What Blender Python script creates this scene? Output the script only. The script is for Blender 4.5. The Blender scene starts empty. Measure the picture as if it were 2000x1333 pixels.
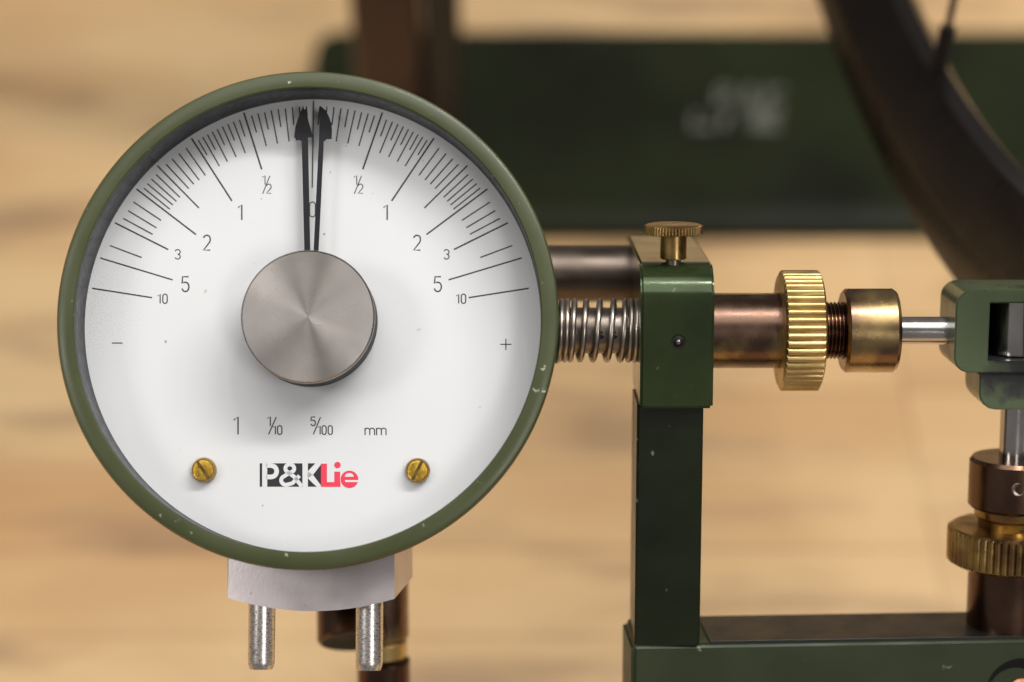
import bpy, bmesh, math, random
from mathutils import Vector, Matrix
random.seed(4)
R = math.radians
sc = bpy.context.scene
C = sc.collection
MM = 0.001
# ------------------------------------------------------------------ camera
PITCH = R(45); H = 500.0; F = 4000.0          # camera pitch, height over the bench (mm), focal length in photo pixels
RC = Matrix.Rotation(-PITCH, 4, 'X')          # camera-aligned frame (x right, y into picture, z up) -> world
CAM = Vector((0, 0, H))
cd = bpy.data.cameras.new('camera'); cam = bpy.data.objects.new('camera', cd); C.objects.link(cam)
cam.location = CAM * MM; cam.rotation_euler = (R(90) - PITCH, 0, 0)
cd.sensor_width = 36; cd.lens = F / 2000 * 36; cd.clip_start = 0.02; cd.clip_end = 50
cd.dof.use_dof = True; cd.dof.focus_distance = 0.408; cd.dof.aperture_fstop = 6.3
sc.camera = cam
# ------------------------------------------------------------------ room light
w = bpy.data.worlds.new('World'); sc.world = w; w.use_nodes = True
w.node_tree.nodes['Background'].inputs[0].default_value = (1.0, 0.96, 0.93, 1)
w.node_tree.nodes['Background'].inputs[1].default_value = 0.19
def area(name, loc, target, sx, sy, watt, col):
    l = bpy.data.lights.new(name, 'AREA'); l.shape = 'RECTANGLE'; l.size = sx; l.size_y = sy; l.energy = watt; l.color = col
    o = bpy.data.objects.new(name, l); C.objects.link(o); o.location = loc
    z = (Vector(loc) - Vector(target)).normalized(); x = Vector((1, 0, 0)); x = (x - z * x.dot(z)).normalized(); y = z.cross(x)
    o.rotation_euler = Matrix((x, y, z)).transposed().to_euler()
area('ceiling_lamp', (0.50, 0.42, 1.15), (0.10, 0.30, 0.2), 0.8, 0.09, 11.5, (1.0, 0.97, 0.94))
area('overhead_fill', (0.1, 0.35, 2.4), (0.1, 0.35, 0.0), 2.4, 1.8, 35, (1.0, 0.975, 0.955))  # added broad fill for soft ambient light, no known fixture
area('bench_lamp', (-0.95, -0.25, 1.1), (-0.02, 0.30, 0.2), 0.35, 0.35, 4, (1.0, 0.95, 0.90))
area('window_lamp', (0.66, -0.75, 1.04), (0.02, 0.30, 0.2), 0.32, 0.5, 4.5, (1.0, 0.96, 0.92))
vs = sc.view_settings
vs.view_transform = 'Standard'; vs.look = 'None'; vs.gamma = 1; vs.exposure = 0; vs.use_curve_mapping = False
sc.cycles.use_denoising = True

# ------------------------------------------------------------------ frames and pixel rays
def ray(px, py):                                # direction in the camera-aligned frame
    return Vector(((px - 1000) / F, 1, -(py - 666.5) / F))
class Frame:
    """a tilted frame: pixel + known plane -> local point (mm)"""
    def __init__(s, px, py, depth, tilt):
        s.M = Matrix.Translation(CAM) @ RC @ Matrix.Translation(ray(px, py) * depth) @ Matrix.Rotation(tilt, 4, 'X')
        inv = s.M.inverted()
        s.o = inv @ CAM; s.r3 = inv.to_3x3() @ RC.to_3x3()
    def onplane(s, px, py, axis, val):
        d = s.r3 @ ray(px, py)
        t = (val - s.o[axis]) / d[axis]
        return s.o + d * t
    def y(s, px, py, v): return s.onplane(px, py, 1, v)
    def z(s, px, py, v): return s.onplane(px, py, 2, v)
    def root(s):
        m = s.M.copy(); m.translation = m.translation * MM; return m
class World(Frame):
    def __init__(s):
        s.M = Matrix.Identity(4); s.o = CAM.copy(); s.r3 = RC.to_3x3()
WF = World()

# ------------------------------------------------------------------ materials
def nodes(m):
    nt = m.node_tree; return nt, nt.nodes, nt.links
def mat(name, base, metal=0.0, rough=0.4, base2=None, vscale=60, vmin=0.4, vmax=0.65, stretch=(1, 1, 1), rvar=0.08,
        bump=0.0, bscale=600, coat=0.0, specks=None, sscale=500, sthr=0.70, aniso=0.0, spec=0.5):
    m = bpy.data.materials.new(name); m.use_nodes = True
    nt, N, L = nodes(m); b = N['Principled BSDF']
    b.inputs['Base Color'].default_value = (*base, 1); b.inputs['Metallic'].default_value = metal
    b.inputs['Roughness'].default_value = rough; b.inputs['Coat Weight'].default_value = coat
    b.inputs['Coat Roughness'].default_value = 0.12; b.inputs['Specular IOR Level'].default_value = spec
    tc = N.new('ShaderNodeTexCoord'); mp = N.new('ShaderNodeMapping'); mp.inputs['Scale'].default_value = stretch
    L.new(tc.outputs['Object'], mp.inputs['Vector'])
    n = N.new('ShaderNodeTexNoise'); n.inputs['Scale'].default_value = vscale; n.inputs['Detail'].default_value = 5
    L.new(mp.outputs[0], n.inputs['Vector'])
    col = None
    if base2:
        r = N.new('ShaderNodeMapRange'); r.inputs['From Min'].default_value = vmin; r.inputs['From Max'].default_value = vmax
        L.new(n.outputs['Fac'], r.inputs['Value'])
        x = N.new('ShaderNodeMix'); x.data_type = 'RGBA'
        x.inputs['A'].default_value = (*base, 1); x.inputs['B'].default_value = (*base2, 1)
        L.new(r.outputs[0], x.inputs['Factor']); col = x.outputs['Result']
    if specks:
        n3 = N.new('ShaderNodeTexNoise'); n3.inputs['Scale'].default_value = sscale; n3.inputs['Detail'].default_value = 5; n3.inputs['Roughness'].default_value = 0.6
        L.new(tc.outputs['Object'], n3.inputs['Vector'])
        r = N.new('ShaderNodeMapRange'); r.inputs['From Min'].default_value = sthr; r.inputs['From Max'].default_value = sthr + 0.03
        L.new(n3.outputs['Fac'], r.inputs['Value'])
        x = N.new('ShaderNodeMix'); x.data_type = 'RGBA'; x.inputs['A'].default_value = (*base, 1); x.inputs['B'].default_value = (*specks, 1)
        if col: L.new(col, x.inputs['A'])
        L.new(r.outputs[0], x.inputs['Factor']); col = x.outputs['Result']
    if col: L.new(col, b.inputs['Base Color'])
    if rvar:
        n2 = N.new('ShaderNodeTexNoise'); n2.inputs['Scale'].default_value = vscale * 2.3; n2.inputs['Detail'].default_value = 6
        L.new(mp.outputs[0], n2.inputs['Vector'])
        r = N.new('ShaderNodeMapRange'); r.inputs['From Min'].default_value = 0.3; r.inputs['From Max'].default_value = 0.7
        r.inputs['To Min'].default_value = max(rough - rvar, 0.03); r.inputs['To Max'].default_value = rough + rvar
        L.new(n2.outputs['Fac'], r.inputs['Value']); L.new(r.outputs[0], b.inputs['Roughness'])
    if bump:
        n4 = N.new('ShaderNodeTexNoise'); n4.inputs['Scale'].default_value = bscale; n4.inputs['Detail'].default_value = 4
        L.new(mp.outputs[0], n4.inputs['Vector'])
        bp = N.new('ShaderNodeBump'); bp.inputs['Strength'].default_value = bump; bp.inputs['Distance'].default_value = 0.0002
        L.new(n4.outputs['Fac'], bp.inputs['Height']); L.new(bp.outputs[0], b.inputs['Normal'])
    if aniso:
        b.inputs['Anisotropic'].default_value = aniso
    return m

M = {}
M['bezel'] = mat('olive_enamel', (0.046, 0.056, 0.021), 0, 0.36, (0.058, 0.068, 0.027), 40, specks=(0.42, 0.44, 0.30), sscale=380, sthr=0.68, bump=0.05, bscale=900, spec=0.4)
M['inner'] = mat('black_rubber', (0.012, 0.012, 0.018), 0, 0.38, (0.045, 0.045, 0.05), 300, 0.5, 0.8, specks=(0.25, 0.24, 0.22), sscale=900, sthr=0.76)
M['ink'] = mat('brown_black_ink', (0.030, 0.018, 0.020), 0, 0.55, rvar=0)
M['black_ink'] = mat('black_ink', (0.012, 0.012, 0.018), 0, 0.5, rvar=0)
M['red_ink'] = mat('red_ink', (0.72, 0.035, 0.075), 0, 0.5, rvar=0)
M['needle'] = mat('black_lacquer', (0.007, 0.007, 0.010), 0, 0.5, specks=(0.2, 0.2, 0.22), sscale=1100, sthr=0.78, spec=0.3)
M['brass'] = mat('bright_brass', (0.60, 0.44, 0.19), 1, 0.38, (0.46, 0.32, 0.13), 170, rvar=0.08)
M['gold_screw'] = mat('tarnished_brass', (0.78, 0.52, 0.08), 1, 0.34, (0.55, 0.33, 0.05), 500, rvar=0.1, bump=0.15, bscale=1500)
M['old_brass'] = mat('dull_brass', (0.42, 0.28, 0.10), 1, 0.30, (0.22, 0.13, 0.06), 160, rvar=0.09)
M['bronze'] = mat('patinated_bronze', (0.46, 0.34, 0.14), 1, 0.27, (0.15, 0.092, 0.066), 80, 0.35, 0.55, rvar=0.07, bump=0.02)
M['dark_bronze'] = mat('dark_bronze', (0.10, 0.055, 0.040), 1, 0.25, (0.16, 0.095, 0.06), 60, rvar=0.07)
M['steel'] = mat('polished_steel', (0.62, 0.59, 0.57), 1, 0.18, (0.50, 0.47, 0.46), 90, rvar=0.06)
M['dull_steel'] = mat('dull_steel', (0.26, 0.22, 0.19), 1, 0.33, (0.17, 0.14, 0.115), 120, rvar=0.08)
M['spring'] = mat('spring_steel', (0.46, 0.41, 0.36), 1, 0.34, (0.34, 0.29, 0.25), 200, rvar=0.08)
M['bronze_light'] = mat('worn_bronze', (0.48, 0.34, 0.15), 1, 0.28, (0.21, 0.13, 0.085), 95, 0.38, 0.58, rvar=0.08)
M['pin'] = mat('pitted_steel', (0.70, 0.66, 0.63), 1, 0.30, (0.24, 0.22, 0.21), 1300, 0.52, 0.70, stretch=(1, 1, 2.2), rvar=0.12, bump=0.05, bscale=1600)
M['alu'] = mat('cast_aluminium', (0.66, 0.61, 0.62), 0.92, 0.40, (0.56, 0.51, 0.52), 50, rvar=0.06, specks=(0.05, 0.04, 0.035), sscale=300, sthr=0.685, bump=0.08, bscale=1500)
M['green'] = mat('green_anodised', (0.040, 0.060, 0.022), 0.55, 0.15, (0.028, 0.040, 0.017), 60, coat=0.1, rvar=0.07, specks=(0.12, 0.13, 0.10), sscale=380, sthr=0.675, bump=0.03)
M['green_worn'] = mat('green_worn', (0.090, 0.118, 0.062), 0.45, 0.32, (0.034, 0.036, 0.036), 90, 0.55, 0.64, coat=0.25, rvar=0.08)
M['green_dark'] = mat('dark_green_enamel', (0.008, 0.0115, 0.004), 0, 0.30, (0.005, 0.007, 0.003), 40, coat=0.05, spec=0.3, rvar=0.08, specks=(0.10, 0.11, 0.09), sscale=300, sthr=0.675)
M['satin'] = mat('satin_green', (0.020, 0.028, 0.011), 0, 0.45, (0.026, 0.036, 0.015), 50, spec=0.35, specks=(0.14, 0.15, 0.11), sscale=300, sthr=0.675)
M['plate'] = mat('base_green_enamel', (0.012, 0.016, 0.0045), 0, 0.40, (0.006, 0.0075, 0.003), 14, spec=0.2)
M['dark'] = mat('black_enamel_and_shade', (0.010, 0.009, 0.008), 0, 0.35)
M['rim'] = mat('dark_anodised_rim', (0.004, 0.0035, 0.0035), 0.0, 0.30, (0.008, 0.006, 0.005), 20, spec=0.2)
M['print_grey'] = mat('silver_print', (0.13, 0.13, 0.11), 0.2, 0.45, rvar=0)
M['hole'] = mat('flat_black', (0.005, 0.005, 0.006), 0, 0.55, spec=0.2)  # plain black parts, and the painted dark inside holes and the roller window
M['copper'] = mat('copper_screw', (0.45, 0.20, 0.10), 1, 0.35)

# dial face: off-white lacquer with fly specks and a sooty patch at its left rim
def face_material():
    m = bpy.data.materials.new('white_dial_lacquer'); m.use_nodes = True
    nt, N, L = nodes(m); b = N['Principled BSDF']; b.inputs['Roughness'].default_value = 0.45
    tc = N.new('ShaderNodeTexCoord')
    def noise(s, d=2):
        n = N.new('ShaderNodeTexNoise'); n.inputs['Scale'].default_value = s; n.inputs['Detail'].default_value = d
        L.new(tc.outputs['Object'], n.inputs['Vector']); return n.outputs['Fac']
    def rng(v, a, c, t0=0., t1=1.):
        r = N.new('ShaderNodeMapRange'); r.inputs['From Min'].default_value = a; r.inputs['From Max'].default_value = c
        r.inputs['To Min'].default_value = t0; r.inputs['To Max'].default_value = t1; L.new(v, r.inputs['Value']); return r.outputs[0]
    def mix(f, A, B):
        x = N.new('ShaderNodeMix'); x.data_type = 'RGBA'; L.new(f, x.inputs['Factor'])
        if isinstance(A, tuple): x.inputs['A'].default_value = (*A, 1)
        else: L.new(A, x.inputs['A'])
        x.inputs['B'].default_value = (*B, 1); return x.outputs['Result']
    c = mix(rng(noise(25), 0.35, 0.7), (0.645, 0.66, 0.672), (0.62, 0.633, 0.642))
    c = mix(rng(noise(260), 0.735, 0.77), c, (0.50, 0.43, 0.36))
    c = mix(rng(noise(700, 1), 0.775, 0.80), c, (0.30, 0.24, 0.22))
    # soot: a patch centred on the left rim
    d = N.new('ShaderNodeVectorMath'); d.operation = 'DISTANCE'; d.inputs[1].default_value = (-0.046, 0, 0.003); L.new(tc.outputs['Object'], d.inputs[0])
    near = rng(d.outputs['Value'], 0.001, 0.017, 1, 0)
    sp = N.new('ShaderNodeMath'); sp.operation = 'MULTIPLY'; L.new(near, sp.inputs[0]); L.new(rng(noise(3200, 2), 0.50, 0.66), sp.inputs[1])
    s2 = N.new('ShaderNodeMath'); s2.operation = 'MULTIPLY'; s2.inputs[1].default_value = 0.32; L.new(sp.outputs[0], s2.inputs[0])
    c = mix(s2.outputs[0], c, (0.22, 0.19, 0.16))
    L.new(c, b.inputs['Base Color']); return m
M['face'] = face_material()
def hub_material():
    m = mat('turned_steel', (0.54, 0.505, 0.475), 1, 0.27, (0.51, 0.47, 0.44), 40, rvar=0.03, aniso=0.9)
    nt, N, L = nodes(m); b = N['Principled BSDF']
    wv = N.new('ShaderNodeTexWave'); wv.wave_type = 'RINGS'; wv.rings_direction = 'Y'; wv.inputs['Scale'].default_value = 700
    wv.inputs['Distortion'].default_value = 1.5; wv.inputs['Detail'].default_value = 3; tc = N.new('ShaderNodeTexCoord'); mp = N.new('ShaderNodeMapping')
    mp.inputs['Location'].default_value = (0.00093, 0, -0.0003); L.new(tc.outputs['Object'], mp.inputs[0]); L.new(mp.outputs[0], wv.inputs['Vector'])
    bp = N.new('ShaderNodeBump'); bp.inputs['Strength'].default_value = 0.012; bp.inputs['Distance'].default_value = 0.0001
    L.new(wv.outputs['Fac'], bp.inputs['Height']); L.new(bp.outputs[0], b.inputs['Normal'])
    t = N.new('ShaderNodeTangent'); t.direction_type = 'RADIAL'; t.axis = 'Y'; L.new(t.outputs[0], b.inputs['Tangent'])
    return m
M['hub'] = hub_material()
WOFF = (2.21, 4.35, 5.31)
def wood_material():
    m = bpy.data.materials.new('beech_butcher_block'); m.use_nodes = True
    nt, N, L = nodes(m); b = N['Principled BSDF']; b.inputs['Roughness'].default_value = 0.5
    tc = N.new('ShaderNodeTexCoord')
    br = N.new('ShaderNodeTexBrick'); br.offset = 0.37; br.offset_frequency = 1; br.squash = 1
    br.inputs['Scale'].default_value = 1; br.inputs['Brick Width'].default_value = 0.21; br.inputs['Row Height'].default_value = 0.034
    br.inputs['Mortar Size'].default_value = 0.0006; br.inputs['Mortar Smooth'].default_value = 0.3
    br.inputs['Color1'].default_value = (0.56, 0.365, 0.175, 1); br.inputs['Color2'].default_value = (0.47, 0.285, 0.13, 1)
    br.inputs['Mortar'].default_value = (0.30, 0.17, 0.08, 1)
    L.new(tc.outputs['Object'], br.inputs['Vector'])
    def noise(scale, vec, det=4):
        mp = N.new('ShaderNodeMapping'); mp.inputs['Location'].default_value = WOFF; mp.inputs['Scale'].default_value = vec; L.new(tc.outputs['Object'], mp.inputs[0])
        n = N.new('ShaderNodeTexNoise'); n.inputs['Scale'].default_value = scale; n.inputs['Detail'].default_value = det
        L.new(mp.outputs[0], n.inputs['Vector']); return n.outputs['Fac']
    def ramp(v, a, c, t1=1.0):
        r = N.new('ShaderNodeMapRange'); r.inputs['From Min'].default_value = a; r.inputs['From Max'].default_value = c; r.inputs['To Max'].default_value = t1
        L.new(v, r.inputs['Value']); return r.outputs[0]
    def mix(f, A, B):
        x = N.new('ShaderNodeMix'); x.data_type = 'RGBA'; L.new(f, x.inputs['Factor']); L.new(A, x.inputs['A']); x.inputs['B'].default_value = (*B, 1); return x.outputs['Result']
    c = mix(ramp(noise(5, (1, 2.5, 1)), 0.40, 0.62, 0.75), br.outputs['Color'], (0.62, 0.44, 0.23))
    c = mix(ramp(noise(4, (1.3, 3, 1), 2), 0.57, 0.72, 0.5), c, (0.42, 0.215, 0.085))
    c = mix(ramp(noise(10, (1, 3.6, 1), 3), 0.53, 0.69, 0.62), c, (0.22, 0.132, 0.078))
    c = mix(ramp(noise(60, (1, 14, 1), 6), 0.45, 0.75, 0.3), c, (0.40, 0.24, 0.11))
    L.new(c, b.inputs['Base Color']); return m
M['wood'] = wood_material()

# ------------------------------------------------------------------ object helpers
def tag(o, label, cat=None, group=None, kind=None):
    if label: o['label'] = label
    if cat: o['category'] = cat
    if group: o['group'] = group
    if kind: o['kind'] = kind
    return o
def thing(name, frame, label, cat, group=None):
    o = bpy.data.objects.new(name, None); C.objects.link(o); o.matrix_world = frame.root(); o.empty_display_size = 0.01
    return tag(o, label, cat, group)
def build(name, verts, faces, material, parent=None, smooth=None, bevel=0, bseg=2):
    """verts in mm"""
    bm = bmesh.new()
    vv = [bm.verts.new(Vector(v) * MM) for v in verts]
    for f in faces:
        try: bm.faces.new([vv[i] for i in f])
        except ValueError: pass
    return finish(name, bm, material, parent, smooth, bevel, bseg)
def finish(name, bm, material, parent=None, smooth=None, bevel=0, bseg=2):
    bmesh.ops.remove_doubles(bm, verts=bm.verts, dist=1e-7)
    bmesh.ops.recalc_face_normals(bm, faces=bm.faces)
    if bevel:
        es = [e for e in bm.edges if len(e.link_faces) == 2 and e.calc_face_angle(0) > R(32)]
        bmesh.ops.bevel(bm, geom=es, offset=bevel * MM, segments=bseg, affect='EDGES', clamp_overlap=True)
    me = bpy.data.meshes.new(name); bm.to_mesh(me); bm.free()
    if smooth is None: smooth = True
    if smooth:
        for p in me.polygons: p.use_smooth = True
        me.set_sharp_from_angle(angle=R(34))
    me.materials.append(material)
    o = bpy.data.objects.new(name, me); C.objects.link(o)
    if parent: o.parent = parent
    return o
AX = {'x': (Vector((1, 0, 0)), Vector((0, 1, 0)), Vector((0, 0, 1))),
      'y': (Vector((0, 1, 0)), Vector((0, 0, 1)), Vector((1, 0, 0))),
      'z': (Vector((0, 0, 1)), Vector((1, 0, 0)), Vector((0, 1, 0)))}
def lathe_data(prof, org, axis, seg=96, closed=False):
    """prof: (r, t) pairs; r = 0 ends become poles"""
    a, u, v = AX[axis] if isinstance(axis, str) else axis
    org = Vector(org); V = []; Fc = []; rows = []
    for r, t in prof:
        if r <= 1e-6: rows.append([len(V)]); V.append(org + a * t)
        else:
            rows.append(list(range(len(V), len(V) + seg)))
            for k in range(seg):
                q = 2 * math.pi * k / seg
                V.append(org + a * t + (u * math.cos(q) + v * math.sin(q)) * r)
    pairs = list(zip(rows, rows[1:])) + ([(rows[-1], rows[0])] if closed else [])
    for A, B in pairs:
        for k in range(seg):
            k2 = (k + 1) % seg
            if len(A) == 1 and len(B) == 1: continue
            if len(A) == 1: Fc.append((A[0], B[k], B[k2]))
            elif len(B) == 1: Fc.append((A[k], A[k2], B[0]))
            else: Fc.append((A[k], A[k2], B[k2], B[k]))
    return V, Fc
def lathe(name, prof, org, axis, material, parent, seg=96, closed=False):
    V, Fc = lathe_data(prof, org, axis, seg, closed)
    return build(name, V, Fc, material, parent)
def rod(name, r, t0, t1, org, axis, material, parent, ch=0.25, seg=64):
    s = 1 if t1 > t0 else -1
    return lathe(name, [(0, t0), (r - ch, t0), (r, t0 + s * ch), (r, t1 - s * ch), (r - ch, t1), (0, t1)], org, axis, material, parent, seg)
def knurl(name, r, t0, t1, org, axis, teeth, groove, material, parent, rin=0, ch=0.5, duty=0.52):
    """straight-knurled disc with chamfered shoulders"""
    a, u, v = AX[axis]; org = Vector(org); V = []; Fc = []
    def ring(rad, t, g):
        ids = []
        for k in range(teeth):
            for j in range(8):
                q = j / 8; d = g * (1 - abs(math.sin(math.pi * q)) ** 0.7)
                an = 2 * math.pi * (k + q) / teeth; rr = rad - d
                ids.append(len(V)); V.append(org + a * t + (u * math.cos(an) + v * math.sin(an)) * rr)
        return ids
    rows = [ring(r - groove - ch, t0, 0), ring(r - groove * .9, t0 + ch * .8, 0), ring(r, t0 + ch * 1.3, groove),
            ring(r, t1 - ch * 1.3, groove), ring(r - groove * .9, t1 - ch * .8, 0), ring(r - groove - ch, t1, 0)]
    n = teeth * 8
    for A, B in zip(rows, rows[1:]):
        for k in range(n): Fc.append((A[k], A[(k + 1) % n], B[(k + 1) % n], B[k]))
    for row, t in ((rows[0], t0), (rows[-1], t1)):
        c = len(V); V.append(org + a * t)
        for k in range(n): Fc.append((row[k], row[(k + 1) % n], c))
    return build(name, V, Fc, material, parent)
def prism(name, pts, axis, t0, t1, material, parent, bevel=0, bseg=2):
    """polygon (2-D in the plane across axis) extruded t0..t1 along axis x (pts = y,z), y (pts = x,z) or z (pts = x,y)"""
    def P(p, t): return {'x': (t, p[0], p[1]), 'y': (p[0], t, p[1]), 'z': (p[0], p[1], t)}[axis]
    n = len(pts); V = [P(p, t0) for p in pts] + [P(p, t1) for p in pts]
    Fc = [tuple(range(n)), tuple(range(n, 2 * n))] + [(k, (k + 1) % n, n + (k + 1) % n, n + k) for k in range(n)]
    return build(name, V, Fc, material, parent, bevel=bevel, bseg=bseg)
def box(name, a, b, material, parent, bevel=0.3, bseg=2):
    return prism(name, [(a[0], a[1]), (b[0], a[1]), (b[0], b[1]), (a[0], b[1])], 'z', a[2], b[2], material, parent, bevel, bseg)
def arc(cx, cz, r, a0, a1, n=8):
    return [(cx + r * math.cos(R(a0 + (a1 - a0) * k / n)), cz + r * math.sin(R(a0 + (a1 - a0) * k / n))) for k in range(n + 1)]
def rrect(x0, z0, x1, z1, r, n=6):
    return arc(x1 - r, z1 - r, r, 0, 90, n) + arc(x0 + r, z1 - r, r, 90, 180, n) + arc(x0 + r, z0 + r, r, 180, 270, n) + arc(x1 - r, z0 + r, r, 270, 360, n)
def sweep(name, path, rad, material, parent, seg=10):
    V = []; Fc = []; n = len(path); up = None
    for i, p in enumerate(path):
        t = (path[min(i + 1, n - 1)] - path[max(i - 1, 0)]).normalized()
        if up is None: up = t.orthogonal().normalized()
        up = (up - t * up.dot(t)).normalized(); s = t.cross(up)
        for k in range(seg):
            q = 2 * math.pi * k / seg; V.append(p + (up * math.cos(q) + s * math.sin(q)) * rad)
    for i in range(n - 1):
        for k in range(seg):
            k2 = (k + 1) % seg; Fc.append((i * seg + k, i * seg + k2, (i + 1) * seg + k2, (i + 1) * seg + k))
    Fc += [tuple(range(seg)), tuple(range((n - 1) * seg, n * seg))]
    return build(name, V, Fc, material, parent)

# flat print: strokes and filled shapes given in 2-D, mapped to 3-D by a function
def ribbon(pts, wd, closed=False):
    n = len(pts); P = [Vector(p) for p in pts]; Lf = []; Rt = []
    for i in range(n):
        if closed: a, b = P[i - 1], P[(i + 1) % n]
        else: a, b = P[max(i - 1, 0)], P[min(i + 1, n - 1)]
        t = (b - a).normalized(); nn = Vector((-t.y, t.x))
        Lf.append(P[i] + nn * wd / 2); Rt.append(P[i] - nn * wd / 2)
    q = [(Lf[i], Lf[i + 1], Rt[i + 1], Rt[i]) for i in range(n - 1)]
    if closed: q.append((Lf[-1], Lf[0], Rt[0], Rt[-1]))
    return q
def prints(name, polys, fn, material, parent):
    V = []; Fc = []
    for p in polys:
        Fc.append(tuple(range(len(V), len(V) + len(p))))
        V += [fn(q[0], q[1]) for q in p]
    bm = bmesh.new(); vv = [bm.verts.new(Vector(v) * MM) for v in V]
    for f in Fc: bm.faces.new([vv[i] for i in f])
    me = bpy.data.meshes.new(name); bm.to_mesh(me); bm.free(); me.materials.append(material)
    o = bpy.data.objects.new(name, me); C.objects.link(o); o.parent = parent; return o
def el(cx, cy, rx, ry, a0, a1, n=14):
    return [(cx + rx * math.cos(R(a0 + (a1 - a0) * k / n)), cy + ry * math.sin(R(a0 + (a1 - a0) * k / n))) for k in range(n + 1)]
# narrow technical figures in a box 0..w x 0..1 (y down)
def glyph(ch, w):
    h = w / 2
    if ch == '0': return [(el(h, h, h, h, 180, 360) + el(h, 1 - h, h, h, 0, 180), True)]
    if ch == '1': return [([(0.25 * w, .2), (0.85 * w, 0.02), (.85 * w, 1)], False)]
    if ch == '2': return [(el(h, h, h, h, 190, 360, 10) + [(w, .36), (w * .86, .5), (0, 1), (w, 1)], False)]
    if ch == '3': return [(el(h, .25, h, .25, 200, 450, 12), False), (el(h, .74, h, .26, -90, 160, 12), False)]
    if ch == '5': return [([(w * .95, 0), (w * .12, 0), (w * .04, .45), (w * .3, .37)] + el(h, .68, h, .32, -70, 160, 14), False)]
    if ch == 'm': return [([(0, 1), (0, 0)], False), ([(0, .35)] + el(w * .25, .3, w * .25, .28, 180, 360, 8) + [(w * .5, 1)], False), ([(w * .5, .35)] + el(w * .75, .3, w * .25, .28, 180, 360, 8) + [(w, 1)], False)]
    if ch == '/': return [([(0, 1), (w, 0)], False)]
    if ch == '-': return [([(0, .5), (w, .5)], False)]
    if ch == '+': return [([(0, .5), (w, .5)], False), ([(h, .5 - h), (h, .5 + h)], False)]
def text_polys(items, lw):
    """items: (char, x, y, w, h) in pixels"""
    out = []
    for ch, x, y, wd, ht in items:
        for pts, cl in glyph(ch, wd / ht):
            out += ribbon([(x + px * ht, y + py * ht) for px, py in pts], lw, cl)
    return out

# ================================================================== SETTING: the bench
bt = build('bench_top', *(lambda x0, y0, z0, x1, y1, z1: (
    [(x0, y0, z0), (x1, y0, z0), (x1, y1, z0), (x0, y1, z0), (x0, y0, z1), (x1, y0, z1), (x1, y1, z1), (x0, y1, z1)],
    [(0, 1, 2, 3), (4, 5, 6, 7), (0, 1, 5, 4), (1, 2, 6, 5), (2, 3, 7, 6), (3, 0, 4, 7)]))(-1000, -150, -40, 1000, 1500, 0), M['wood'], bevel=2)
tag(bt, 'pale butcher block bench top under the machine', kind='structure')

# ================================================================== green base plate on the bench
y0 = WF.z(1400, 470, 0).y
ZTOP = 10.9
ztop = ZTOP; y1 = WF.z(1400, 405, ztop).y; y2 = WF.z(1400, 60, ztop).y; zed = WF.y(1400, 446, y0).z
xl = WF.z(606, 300, ztop).x
bp = tag(bpy.data.objects.new('base_plate', None), 'dark green enamelled base plate with silver lettering lying on the bench', 'base plate')
C.objects.link(bp); bp.location = (0, (y0 + y1) / 2 * MM, 0)
oy = (y0 + y1) / 2
pl = rrect(xl - 2.5, y1 - oy, xl + 480, y2 - oy, 10)
def plate_mesh():
    n = len(pl); V = []
    for g, z in ((0, 0), (0, zed), (1, ztop)):
        for (x, y) in pl:
            front = max(0, 1 - (y - (y1 - oy)) / 14.0)
            V.append((x, y - (1 - g) * (y1 - y0) * front, z))
    Fc = [tuple(range(n)), tuple(range(2 * n, 3 * n))]
    for a in (0, n):
        Fc += [(a + k, a + (k + 1) % n, a + n + (k + 1) % n, a + n + k) for k in range(n)]
    return V, Fc
build('plate', *plate_mesh(), M['plate'], bp, bevel=0.8)
def on_plate(px, py):
    p = WF.z(px, py, ztop + 0.12); return (p.x, p.y - oy, p.z)
rows = []
for k, ch in enumerate('P&K'):
    x = 1392 + k * 48 + 6
    if ch == 'P': rows += ribbon([(x, 210), (x + 8, 172)], 9) + ribbon([(x + 8, 172), (x + 26, 172), (x + 32, 182), (x + 24, 192), (x + 5, 193)], 8)
    if ch == '&': rows += ribbon([(x + 34, 212), (x + 10, 184), (x + 14, 172), (x + 24, 172), (x + 26, 182), (x + 4, 198), (x + 6, 210), (x + 18, 212), (x + 34, 196)], 8)
    if ch == 'K': rows += ribbon([(x, 210), (x + 8, 170)], 9) + ribbon([(x + 36, 170), (x + 4, 192), (x + 32, 212)], 8)
for ch, x in (('L', 1352), ('I', 1412), ('E', 1466)):
    if ch == 'L': rows += ribbon([(x + 6, 220), (x, 248), (x + 40, 248)], 11)
    if ch == 'I': rows += ribbon([(x + 10, 220), (x, 250)], 14)
    if ch == 'E': rows += ribbon([(x + 60, 222), (x + 6, 222), (x, 248), (x + 56, 248)], 11) + ribbon([(x + 4, 235), (x + 46, 235)], 9)
prints('lettering', rows, on_plate, M['print_grey'], bp)

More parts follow.
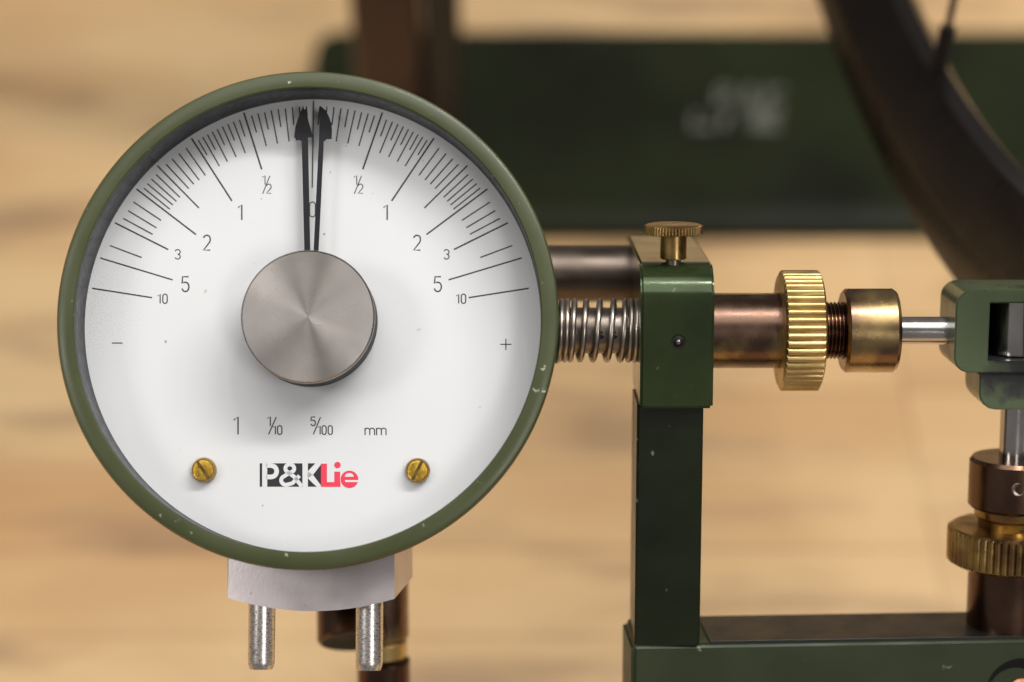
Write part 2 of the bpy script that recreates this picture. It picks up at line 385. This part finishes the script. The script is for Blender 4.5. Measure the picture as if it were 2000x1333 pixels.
# ================================================================== two uprights standing on the plate
def upright(name, pxl, pxr, pyb, label, material, depth, rnd):
    a = WF.z(pxl, pyb, ztop); b = WF.z(pxr, pyb, ztop)
    o = tag(bpy.data.objects.new(name, None), label, 'upright'); C.objects.link(o)
    cx = (a.x + b.x) / 2; o.location = (cx * MM, a.y * MM, ztop * MM)
    hw = (b.x - a.x) / 2
    prism('shaft', rrect(-hw, 0, hw, depth, rnd), 'z', 4, 420, material, o)
    prism('foot_flange', rrect(-hw - 3, -3, hw + 3, depth + 3, rnd), 'z', 0, 4, M['dark'], o, bevel=0.5)
    return o
upright('upright_post', 703, 832, 330, 'brown bronzed upright post rising from base plate behind the dial', mat('brown_bronzed_steel', (0.065, 0.037, 0.026), 0.4, 0.36, (0.035, 0.022, 0.017), 30), 20, 5)
upright('upright_bar', 837, 903, 325, 'slim black upright bar beside the brown post', M['dark'], 22, 2)

# ================================================================== bicycle wheel
wc = Vector((101.6, 445.3, H - 36.4)); th = 0.126
nrm = Vector((math.cos(th), math.sin(th), 0)); wu = Vector((-math.sin(th), math.cos(th), 0)); wv = nrm.cross(wu)
wh = bpy.data.objects.new('bicycle_wheel', None); C.objects.link(wh)
wh.matrix_world = Matrix.Translation(wc * MM)
tag(wh, 'dark bicycle wheel rim with thin spokes above the base plate', 'wheel')
Rr = 305.5; hw = 11.6; dp = 20.7
dp = 26.0; ap = 3.2
prof = [(Rr, -hw), (Rr - 11, -hw), (Rr - 13, -hw + .8), (Rr - dp + 2, -ap - 1.2), (Rr - dp, -ap + .8), (Rr - dp, ap - .8), (Rr - dp + 2, ap + 1.2), (Rr - 13, hw - .8), (Rr - 11, hw), (Rr, hw), (Rr - 1.5, hw - 2), (Rr - 5, hw - 4), (Rr - 8, 0), (Rr - 5, -hw + 4), (Rr - 1.5, -hw + 2)]
lathe('rim', prof, (0, 0, 0), (nrm, wu, wv), M['rim'], wh, seg=220, closed=True)
# phase so that one nipple falls on photo pixel (1868,108)
best = None
for k in range(3600):
    q = 2 * math.pi * k / 3600
    p = wc + (wu * math.cos(q) + wv * math.sin(q)) * (Rr - dp)
    c = RC.inverted() @ (p - CAM)
    if c.y > 100:
        e = abs(666.5 - F * c.z / c.y - 140)
        if best is None or e < best[0]: best = (e, q)
q0 = best[1]; NS = 20
sp0 = None
lathe('hub', [(0, -50), (7, -50), (7, -34), (20, -32), (20, -28), (9, -25), (9, 25), (20, 28), (20, 32), (7, 34), (7, 50), (0, 50)], (0, 0, 0), (nrm, wu, wv), M['dark'], wh, seg=40)
for k in range(NS):
    q = q0 + 2 * math.pi * k / NS; d = wu * math.cos(q) + wv * math.sin(q); tn = nrm.cross(d)
    side = -1 if k % 2 else 1; sw = -1 if (k // 2) % 2 else 1
    a = d * (Rr - dp + 1)
    hq = nrm * (30 * side) + (d * math.cos(1.15) + tn * sw * math.sin(1.15)) * 18
    dirn = (hq - a).normalized()
    nip = sweep('nipple', [a, a + dirn * 13], 2.1, M['hole'], wh, 8)
    sweep('spoke', [a + dirn * 11, hq], 1.0, M['dull_steel'], nip, 6)

# ================================================================== device frame (bracket, spindles, fork)
DV = Frame(1322, 646, 415, R(10))
br = thing('clamp_bracket', DV, 'green anodised clamp block on a dark green post and foot bar', 'bracket')
bx0 = DV.y(1251, 660, -12).x; bx1 = DV.y(1395, 660, -12).x
zb = DV.y(1300, 799, -12).z; zt = DV.y(1300, 600, -12).z + 8.0
gb = DV.y(1150, 535, 30); gbr = 6.1
prof = [(-12, zb), (-12, zt - 8)] + [(-4 + 8 * math.cos(R(180 - a)), zt - 8 + 8 * math.sin(R(180 - a))) for a in range(6, 91, 6)] + [(38, zt), (42, zt - 4), (42, gb.z - 9), (12, gb.z - 9), (12, zb)]
prism('clamp_block', prof, 'x', bx0, bx1, M['green'], br, bevel=0.55, bseg=3)
# centre-punched set screw in the block front
sx = DV.y(1325, 668, -12)
ss = lathe('set_screw', [(0, -0.05), (0.5, -0.35), (1.0, -0.08), (1.15, 0.02), (1.45, -0.06), (1.5, 0.3)], (sx.x, -12, sx.z), 'y', M['hole'], br, seg=32)
lathe('screw_tip', [(0, -0.62), (0.35, -0.5), (0.55, -0.25), (0.6, 0.1)], (sx.x, -12, sx.z), 'y', M['dull_steel'], ss, seg=24)
# post and foot bar
px0 = DV.y(1242, 1000, -9.5).x; px1 = DV.y(1371, 1000, -9.5).x
zbar = DV.y(1300, 1256, -9.5).z
box('post', (px0, -9.5, zbar - 1), (px1, 7, zb + .8), M['green_dark'], br, 0.5, 3)
c0 = DV.y(1234, 1261, -10.5)
yaw = R(3.0); ca, sa = math.cos(yaw), math.sin(yaw)
def bar_pt(u, v): return (c0.x + u * ca - v * sa, c0.y + u * sa + v * ca)
def bar(name, u0, u1, v0, v1, z0, z1, material, bev):
    return prism(name, [bar_pt(u0, v0), bar_pt(u1, v0), bar_pt(u1, v1), bar_pt(u0, v1)], 'z', z0, z1, material, br, bev, 3)
bar('foot_bar', 0, 112, 0, 18, c0.z - 24, c0.z, M['satin'], 1.0)
bar('bar_top_shade', 16, 111, .9, 17.6, c0.z - .2, c0.z + .35, M['dark'], 0.1)  # added black sheet, stands in for shade on the bar's top
sc0 = DV.y(1992, 1352, -6.2)
bs = lathe('bar_screw', [(0, .35), (4.2, .3), (6.4, -0.25), (7.2, -0.3), (7.4, .6)], (sc0.x, -6.35, sc0.z), 'y', M['hole'], br, seg=48)
lathe('screw_head', [(0, -1.0), (2.6, -0.95), (3.2, -0.5), (3.3, 0.5)], (sc0.x + .3, -6.35, sc0.z - .1), 'y', M['copper'], bs, seg=40)
# leg from the bar straight down to the bench (gravity, not the tilted frame)
inv = DV.M.inverted(); pt = DV.M @ Vector((c0.x + 55, c0.y + 12, c0.z - 16)); pb = Vector((pt.x, pt.y, 0))
sweep('support_leg', [inv @ pt, inv @ pb], 8, M['green_dark'], br, 24)

# steel guide bar behind the spring
gbo = thing('guide_bar', DV, 'thick polished steel bar behind the coil spring', 'bar')
rod('bar', gbr, DV.y(760, 535, 30).x, bx0 + 3, (0, gb.y, gb.z), 'x', mat('oiled_steel', (0.17, 0.135, 0.11), 1, 0.40, (0.11, 0.088, 0.072), 60), gbo)

# thumb screw on the block
ts = thing('thumb_screw', DV, 'small knurled brass thumb screw on top of the green clamp block', 'thumb screw')
tb = DV.z(1315, 512, zt)
tx, ty = tb.x, tb.y
def tz(py): return DV.y(1315, py, ty).z
zh1 = tz(439); zh0 = tz(457); r_h = 57 * (DV.y(1316, 445, ty).x - DV.y(1315, 445, ty).x)
rod('thread', r_h * .26, zt - 2, tz(500), (tx, ty, 0), 'z', M['dull_steel'], ts)
rod('shank', r_h * .455, tz(506), zh0 + .3, (tx, ty, 0), 'z', M['old_brass'], ts)
knurl('knurled_head', r_h, zh0, zh1, (tx, ty, 0), 'z', 54, 0.34, M['old_brass'], ts, ch=0.12)

# ---- horizontal measuring spindle
sp = thing('measuring_spindle', DV, 'horizontal bronze spindle with coil spring and bright knurled brass nut', 'spindle')
def X(px, r=0): return DV.y(px, 646, -r).x           # silhouette edges lie on the axis plane
k9 = DV.y(1323, 646, 0).x - DV.y(1322, 646, 0).x     # mm per pixel at the axis
AXC = (0, 0, 0)
rod('inner_sleeve', 45 * k9, X(1084), bx0 + 1, AXC, 'x', M['dull_steel'], sp)
for hx, hy, hr in ((1173, 655, .8), (1199, 655, .8)):
    h = DV.y(hx, hy, -4.6); lathe('sleeve_hole', [(0, -.12), (hr, -.1), (hr + .1, .5)], (h.x, -4.55, h.z), 'y', M['hole'], sp, seg=20)
lathe('end_flange', [(0, X(1080)), (64 * k9, X(1080)), (65 * k9, X(1088)), (50 * k9, X(1091)), (0, X(1091))], AXC, 'x', M['dark'], sp)
cx_ = [1078, 1094, 1105, 1117, 1138, 1164, 1191, 1216, 1230, 1241, 1249]
path = []
for i in range((len(cx_) - 1) * 40 + 1):
    s = i / 40; k = min(int(s), len(cx_) - 2); f = s - k
    g = [X(cx_[min(max(j, 0), len(cx_) - 1)]) for j in (k - 1, k, k + 1, k + 2)]
    x = 0.5 * (2 * g[1] + (g[2] - g[0]) * f + (2 * g[0] - 5 * g[1] + 4 * g[2] - g[3]) * f * f + (3 * g[1] - g[0] - 3 * g[2] + g[3]) * f ** 3)
    q = 2 * math.pi * s - math.pi / 2
    path.append(Vector((x, 5.95 * math.sin(q), 5.95 * math.cos(q))))
sweep('coil_spring', path, 0.60, M['spring'], sp, 12)
rod('barrel', 73.5 * k9, bx1 - 1, X(1532), AXC, 'x', M['bronze'], sp, .3)
knurl('knurled_nut', 118 * k9, X(1521), X(1600), AXC, 'x', 46, 0.62, M['brass'], sp, ch=0.35)
# threaded neck
xn0, xn1 = X(1598), X(1648); prof = []; t = xn0
while t < xn1:
    prof += [(52 * k9, t), (56 * k9, t + .3), (52 * k9, t + .6)]; t += .75
lathe('threaded_neck', [(0, xn0)] + prof + [(0, xn1)], AXC, 'x', M['dark_bronze'], sp)
lathe('collar', [(0, X(1645)), (76 * k9, X(1645)), (82 * k9, X(1651)), (82 * k9, X(1741)), (77 * k9, X(1748)), (0, X(1748))], AXC, 'x', M['bronze_light'], sp)
rod('rod', 27 * k9, X(1740), X(1880), AXC, 'x', M['steel'], sp)

# ---- roller fork
fk = thing('roller_fork', DV, 'green worn fork holding a steel roller at the spindle tip', 'fork')
yf = -7.0
fx0 = DV.y(1865, 650, yf).x; fz1 = DV.y(1950, 568, yf).z; fz0 = DV.y(1950, 729, yf).z
wx0 = DV.y(1932, 650, yf).x; wz1 = DV.y(1950, 593, yf).z; wz0 = DV.y(1950, 706, yf).z
fx1 = fx0 + 30; wx1 = wx0 + 12
def frame_prism(name, o_, i_, y0_, y1_, material, parent, bevel):
    n = len(o_); V = [(x, y_, z) for y_ in (y0_, y1_) for ring in (o_, i_) for x, z in ring]
    Fc = []
    for k in range(n):
        k2 = (k + 1) % n
        Fc += [(k, k2, n + k2, n + k), (2 * n + k, 2 * n + k2, 3 * n + k2, 3 * n + k), (k, k2, 2 * n + k2, 2 * n + k), (n + k, n + k2, 3 * n + k2, 3 * n + k)]
    return build(name, V, Fc, material, parent, bevel=bevel)
frame_prism('fork_body', rrect(fx0, fz0, fx1, fz1, 3.2), rrect(wx0, wz0, wx1, wz1, .35), yf, 8, M['green_worn'], fk, 0.3)
box('window_shade_sheet', (wx0 - 1, 7, wz0 - 1), (wx1 + 1, 7.8, wz1 + 1), M['hole'], fk, 0)  # added black sheet standing in for the shade inside the roller window
rr = 5.0; rx = DV.y(1947, 650, -3).x + rr
rod('roller', rr, wz0 + .1, wz1 - .1, (rx, 1.0, 0), 'z', M['steel'], fk, .3)
lx0 = DV.y(1912, 770, yf + 2).x; lz1 = fz0 - .5; lz0 = DV.y(1950, 801, yf + 2).z
prism('lower_jaw', arc(lx0 + 3.5, lz0 + 3.5, 3.5, 180, 270, 4) + [(fx1 - 2, lz0), (fx1 - 2, lz1), (lx0, lz1)], 'y', yf + 2, 8, M['green_worn'], fk, 0.3)

# ---- vertical adjusting spindle on the foot bar
vx, vy = DV.y(1975, 950, 3).x, 3.0
vs_ = thing('vertical_spindle', DV, 'upright dark bronze spindle with knurled brass ring on the foot bar', 'spindle')
def Z(py, yy=None): return DV.y(1975, py, vy if yy is None else yy).z
kv = DV.y(1976, 950, vy).x - DV.y(1975, 950, vy).x
o_ = (vx, vy, 0)
rod('rod', 26 * kv, Z(905), lz0 + 1, o_, 'z', M['steel'], vs_)
col = lathe('collar', [(0, Z(893)), (76 * kv, Z(893)), (82 * kv, Z(900)), (82 * kv, Z(984)), (79 * kv, Z(988)), (0, Z(988))], o_, 'z', M['dark_bronze'], vs_)
hp = DV.y(1990, 957, vy - 82 * kv)
gs = lathe('grub_screw', [(0.75, .5), (0.8, -0.05), (1.25, -0.12), (1.5, 0.0), (1.55, .6)], (hp.x, vy - 82 * kv + .1, hp.z), 'y', M['dull_steel'], col, seg=28)
lathe('socket', [(0, .3), (.85, .25)], (hp.x, vy - 82 * kv + .1, hp.z), 'y', M['hole'], gs, seg=20)
lathe('neck_ring', [(0, Z(985)), (66 * kv, Z(986)), (70 * kv, Z(992)), (68 * kv, Z(1006)), (62 * kv, Z(1012)), (58 * kv, Z(1040)), (0, Z(1041))], o_, 'z', M['old_brass'], vs_)
knurl('knurled_nut', 119 * kv, Z(1098), Z(1028), o_, 'z', 52, 0.5, M['old_brass'], vs_, ch=0.45)
rod('barrel', 76 * kv, c0.z - .5, Z(1090), o_, 'z', M['dark_bronze'], vs_, .3)

# ---- second adjuster hanging under the dial, behind the pins
la = Frame(748, 1180, 450, R(10))
lo = thing('lower_adjuster', la, 'dark bronze adjuster with thin bright brass ring behind the two steel pins', 'adjuster')
def LZ(py): return la.y(748, py, 0).z
kl = 450 / F
rod('barrel', 50 * kl, LZ(1000), LZ(1243), (0, 0, 0), 'z', M['bronze'], lo)
rod('brass_ring', 46 * kl, LZ(1282), LZ(1248), (0, 0, 0), 'z', M['brass'], lo, .4)
rod('lower_barrel', 52 * kl, LZ(1420), LZ(1288), (0, 0, 0), 'z', M['dark_bronze'], lo)
kp = la.y(688, 1255, -6); ax = Vector((0.05, -0.55, -0.83)).normalized(); u_ = ax.orthogonal().normalized(); v_ = ax.cross(u_)
kb = lathe('knob', [(0, -9), (7.4, -9), (7.6, -8.5), (7.6, -.6), (7.1, 0), (6.7, 0), (6.5, .1)], kp, (ax, u_, v_), M['dark_bronze'], lo, seg=64)
lathe('knob_end', [(0, -.1), (6.7, 0.04)], kp, (ax, u_, v_), M['hole'], kb, seg=48)
pt = la.M @ Vector((0, 0, LZ(1400))); pb = Vector((pt.x, pt.y, 0)); inv = la.M.inverted()
sweep('stem', [inv @ pt, inv @ pb], 5, M['dark'], lo, 20)

# ================================================================== dial gauge
DG = Frame(611, 632, 411, R(-6))
dg = thing('dial_gauge', DG, 'round white dial gauge in an olive green metal bezel', 'gauge')
Ro, Ri, fr = 49.15, 46.0, -11.0
lathe('bezel', [(Ri, 14), (Ri, fr + 1.0), (Ri - .3, fr + .7), (Ri - .35, fr + .3), (Ri - .1, fr + .05), (Ri + .4, fr), (Ro - 1.1, fr + .05), (Ro - .4, fr + .35), (Ro, fr + 1.1), (Ro, fr + 6), (Ro - 1.2, fr + 7), (Ro - 1.6, 15), (Ri, 15)], (0, 0, 0), 'y', M['bezel'], dg, seg=256, closed=True)
lathe('bezel_liner', [(Ri + .05, fr + 1.2), (Ri - .2, fr + 1.3), (Ri - .32, fr + 2.0), (Ri - .12, fr + 2.8), (Ri - .1, -.9), (Ri - .22, -.5), (Ri - .25, 0.2), (Ri + .05, .3)], (0, 0, 0), 'y', M['inner'], dg, seg=200, closed=True)
lathe('rear_housing', [(0, 15), (44.5, 15), (45, 15.5), (44, 30), (40, 34), (0, 34)], (0, 0, 0), 'y', M['green_dark'], dg, seg=96)
fc = lathe('dial_face', [(0, 0), (20, 0), (Ri - .1, 0), (Ri - .1, 1.2), (0, 1.2)], (0, 0, 0), 'y', M['face'], dg, seg=160)
def on_face(lift):
    def f(px, py):
        p = DG.y(px, py, -lift); return (p.x, -lift, p.z)
    return f
F1, F2, F3 = on_face(.015), on_face(.03), on_face(.045)
# graduation marks (traced on the left half in a 2.563x enlargement, mirrored about the zero line)
S = 2.5635
ticks = [(1278, 226, 1284, 318, 1), (1243, 228, 1252, 400, 1), (1207, 230, 1215, 320, 1), (1172, 236, 1191, 402, 1), (1136, 240, 1150, 330, 1), (1101, 246, 1133, 412, 1), (1068, 256, 1087, 342, 1),
         (1035, 262, 1077, 425, 1), (1003, 272, 1028, 357, 1), (964, 257, 1054, 542, 1.3), (942, 293, 970, 377, 1), (912, 303, 972, 461, 1), (884, 315, 918, 397, 1),
         (857, 327, 926, 480, 1), (831, 340, 868, 420, 1), (806, 353, 882, 503, 1), (782, 367, 822, 444, 1), (758, 379, 842, 525, 1), (736, 395, 780, 470, 1),
         (702, 385, 905, 700, 1.25), (675, 435, 772, 572, 1), (639, 462, 741, 595, 1), (605, 489, 714, 616, 1), (575, 516, 689, 638, 1), (530, 522, 740, 735, 1.1),
         (525, 567, 645, 682, 1), (501, 590, 627, 702, 1), (481, 613, 609, 720, 1), (463, 635, 594, 741, 1), (427, 640, 725, 868, 1.2), (412, 705, 550, 797, 1),
         (384, 748, 527, 834, 1), (360, 787, 508, 867, 1), (319, 809, 586, 943, 1.2), (294, 923, 453, 983, 1), (245, 985, 608, 1095, 1.1), (205, 1137, 505, 1184, 1.1)]
def tick(a, b, wd): prints('scale_mark', ribbon([a, b], wd), F1, M['ink'], fc)
tick((612.3, 197), (609.8, 367), 2.6)
za, zb_ = Vector((612.3, 197)), Vector((609.8, 367)); zd = (zb_ - za).normalized()
for x0_, y0_, x1_, y1_, w_ in ticks:
    a = Vector((100 + x0_ / S, 120 + y0_ / S)); b = Vector((100 + x1_ / S, 120 + y1_ / S))
    tick(a, b, 2.6 * w_)
    mir = [Vector((2 * (za.x + (p.y - za.y) * zd.x / zd.y) - p.x - 1.0, p.y)) for p in (a, b)]
    tick(mir[0], mir[1], 2.6 * w_)
def num(chars, lw=2.9): prints('numeral', text_polys(chars, lw), F1, M['ink'], fc)
num([('0', 604.5, 395, 11.5, 29)], 2.3)
for x, d in ((469, 0), (753, 0)): num([('1', x - 7, 400, 12, 30)])
for x in (404, 814.5): num([('2', x - 6.5, 460, 13, 29)])
for x in (347, 872): num([('3', x - 5, 488, 10, 18.5)], 2.2)
for x in (362, 855): num([('5', x - 7, 541, 14, 29)])
for x in (318, 901): num([('1', x - 12, 575, 8, 18), ('0', x, 575, 8.5, 18)], 2.4)
for x in (521, 700): num([('1', x - 11, 343, 9, 18), ('/', x - 8, 344, 14, 35), ('2', x - .5, 360, 9, 18)], 2.0)
num([('1', 453, 814, 14, 35)])
num([('1', 519.5, 814, 10, 19), ('/', 524.5, 815, 15, 34), ('1', 531, 832, 8, 17), ('0', 542, 832, 8.5, 17)], 2.4)
num([('5', 607, 815, 9, 17), ('/', 612, 815, 14, 34), ('1', 618.5, 832, 8, 17), ('0', 629, 832, 8, 17), ('0', 641, 832, 8, 17)], 2.4)
prints('lettering', text_polys([('m', 713, 836.5, 18.5, 14), ('m', 735.5, 836.5, 18.5, 14)], 2.3), F1, M['ink'], fc)
prints('minus_sign', text_polys([('-', 218.5, 660, 21, 21)], 2.2), F1, M['ink'], fc)
prints('plus_sign', text_polys([('+', 977, 662, 22, 22)], 2.2), F1, M['ink'], fc)
# maker's mark, traced in a 4.762x enlargement
def LG(fn): return lambda x, y: fn(440 + x / 4.762, 780 + y / 4.762)
lg = prints('logo_panel', [[(320, 597), (892, 597), (892, 815), (320, 815)]], LG(F1), M['black_ink'], fc)
white = [[(343, 595.5), (390, 595.5), (390, 816.5), (343, 816.5)]]
white += ribbon([(380, 617), (425, 617)] + el(428, 671, 50, 52, -88, 88, 16) + [(425, 724), (380, 724)], 43)
white += ribbon([(712, 812), (640, 722), (568, 668)] + el(600, 646, 41, 40, 160, 395, 18) + [(590, 690), (540, 722)] + el(566, 755, 46, 42, 230, 60, 16) + [(625, 782), (690, 712)], 36)
white += [[(718, 595.5), (768, 595.5), (768, 816.5), (718, 816.5)]]
white += [[(766, 672), (838, 597), (892, 597), (892, 606), (816, 705), (766, 735)], [(766, 672), (816, 705), (892, 806), (892, 815), (850, 815), (766, 735)]]
prints('logo_letters', white, LG(F2), M['face'], fc)
red = [[(890, 600), (946, 600), (946, 816), (890, 816)], [(944, 772), (1072, 772), (1072, 816), (944, 816)], [(1014, 674), (1068, 674), (1068, 774), (1014, 774)],
       el(1043, 613, 30, 30, 0, 345, 23), el(1155, 746, 82, 81, 0, 350, 35)]
prints('logo_name', red, LG(F3), M['red_ink'], fc)
F4 = on_face(.06)
prints('logo_counters', [el(1153, 722, 42, 34, 180, 360, 14), [(1112, 753), (1245, 753), (1242, 771), (1118, 771)]], LG(F4), M['face'], fc)
# pointers, cut from sheet
def sheet(name, outline, lift, thick, label):
    pts = []
    for x, y in outline:
        p = DG.y(540 + x / 3.92, 170 + y / 3.92, -lift); pts.append((p.x, p.z))
    o = prism(name, pts, 'y', -lift, -lift + thick, M['needle'], dg); o['label'] = label; return o
sheet('pointer', [(204, 1500), (262, 1500), (257, 1235), (240, 386), (278, 383), (272, 360), (255, 300), (236, 225), (231, 150), (215, 178), (203, 143), (196, 168), (180, 200), (160, 255), (145, 305), (139, 345), (135, 388), (146, 393), (145, 408), (192, 404), (213, 1235)], 3.0, .45, 'black pointer with a torn arrow tip')
sheet('pointer', [(270, 1500), (310, 1500), (322, 1232), (362, 404), (372, 412), (378, 398), (421, 397), (424, 320), (420, 285), (405, 235), (378, 182), (335, 145), (325, 400), (285, 1232)], 3.8, .45, 'black pointer with a half arrow tip')
# centre knob
hub = DG.y(601, 618.5, fr); hs = 131.5 * 400 / F
kn = lathe('centre_knob', [(0, 0), (hs * .5, 0), (hs - .6, 0), (hs - .36, 0.0), (hs - .10, .22), (hs, .45), (hs, .6), (hs - .3, .7)], (hub.x, fr, hub.z), 'y', M['hub'], dg, seg=160)
lathe('knob_skirt', [(hs - .3, .66), (hs - .02, .7), (hs - .02, 8.3), (hs - 1.4, 8.5), (5, 8.6), (5, 10.9)], (hub.x, fr, hub.z), 'y', M['hole'], kn, seg=120)
# slotted brass screws
for sxp, syp, ang in ((396, 918, 55), (815, 919, 117)):
    p = DG.y(sxp, syp, -2.2); r_ = 24.5 * 409 / F
    s_ = lathe('screw', [(r_ * .76, -1.8), (r_ * .82, -2.0), (r_ * .9, -1.75), (r_ * .98, -1.2), (r_, -.8), (r_, .1)], (p.x, 0, p.z), 'y', M['old_brass'], dg, seg=48)
    lathe('screw_face', [(0, -1.95), (r_ * .6, -1.93), (r_ * .79, -1.86)], (p.x, 0, p.z), 'y', M['gold_screw'], s_, seg=48)
    d = Vector((math.cos(R(ang)), -math.sin(R(ang)))); n_ = Vector((-d.y, d.x)); L_ = r_ * .80
    c_ = Vector((p.x, p.z)); q_ = [c_ + d * L_ + n_ * .3, c_ - d * L_ + n_ * .3, c_ - d * L_ - n_ * .3, c_ + d * L_ - n_ * .3]
    prism('slot', [tuple(v) for v in q_], 'y', -2.02, -1.7, M['old_brass'], s_)
# aluminium mount and its two pins
ym = 5.0
def MP(px, py, y=ym): p = DG.y(px, py, y); return (p.x, p.z)
front = [MP(443, 1060), MP(443, 1168)]
for k in range(1, 15):
    f = k / 15; front.append(MP(443 + 327 * f, 1168 + 25 * (1 - (2 * f - 1) ** 2) + 2 * f))
front += [MP(771, 1170), MP(771, 1060)]
def mount():
    n = len(front); back = []
    cxm = (front[0][0] + front[-1][0]) / 2
    zlo = min(p[1] for p in front)
    for i, (x, z) in enumerate(front):
        xr = x + (3.0 if i >= n - 2 else 0); back.append((xr, z + (4.2 if (i not in (0, n - 1)) else 0)))
    V = []; 
    # gently convex front: middle columns stand proud
    for x, z in front: V.append((x, ym - .09 * (x - cxm) - 0.8 * (1 - ((x - cxm) / (front[-1][0] - cxm)) ** 2), z))
    V += [(x, ym + 12, z) for x, z in back]
    Fc = [(k, (k + 1) % n, n + (k + 1) % n, n + k) for k in range(n)]
    Fc.append(tuple(range(n, 2 * n)))
    # front face as vertical strips up to the top edge
    top = []
    zt_ = front[0][1]
    for i in range(1, n - 1):
        x = front[i][0]; V.append((x, ym - .09 * (x - cxm) - 0.8 * (1 - ((x - cxm) / (front[-1][0] - cxm)) ** 2), zt_)); top.append(len(V) - 1)
    for i in range(1, n - 2): Fc.append((i, i + 1, top[i], top[i - 1]))
    return V, Fc
build('mount_block', *mount(), M['alu'], dg)
for pxl, pxr, pyb in ((485, 537, 1309), (695, 748, 1311)):
    a = DG.y(pxl, 1240, ym + 4); b = DG.y(pxr, 1240, ym + 4); r_ = (b.x - a.x) / 2; zz = DG.y(pxl, pyb, ym + 4 - r_).z
    lathe('pin', [(0, zz), (r_ - .45, zz), (r_ - .1, zz + .9), (r_, zz + 1.6), (r_, zz + 24), (0, zz + 24)], ((a.x + b.x) / 2, ym + 4, 0), 'z', M['pin'], dg, seg=56)
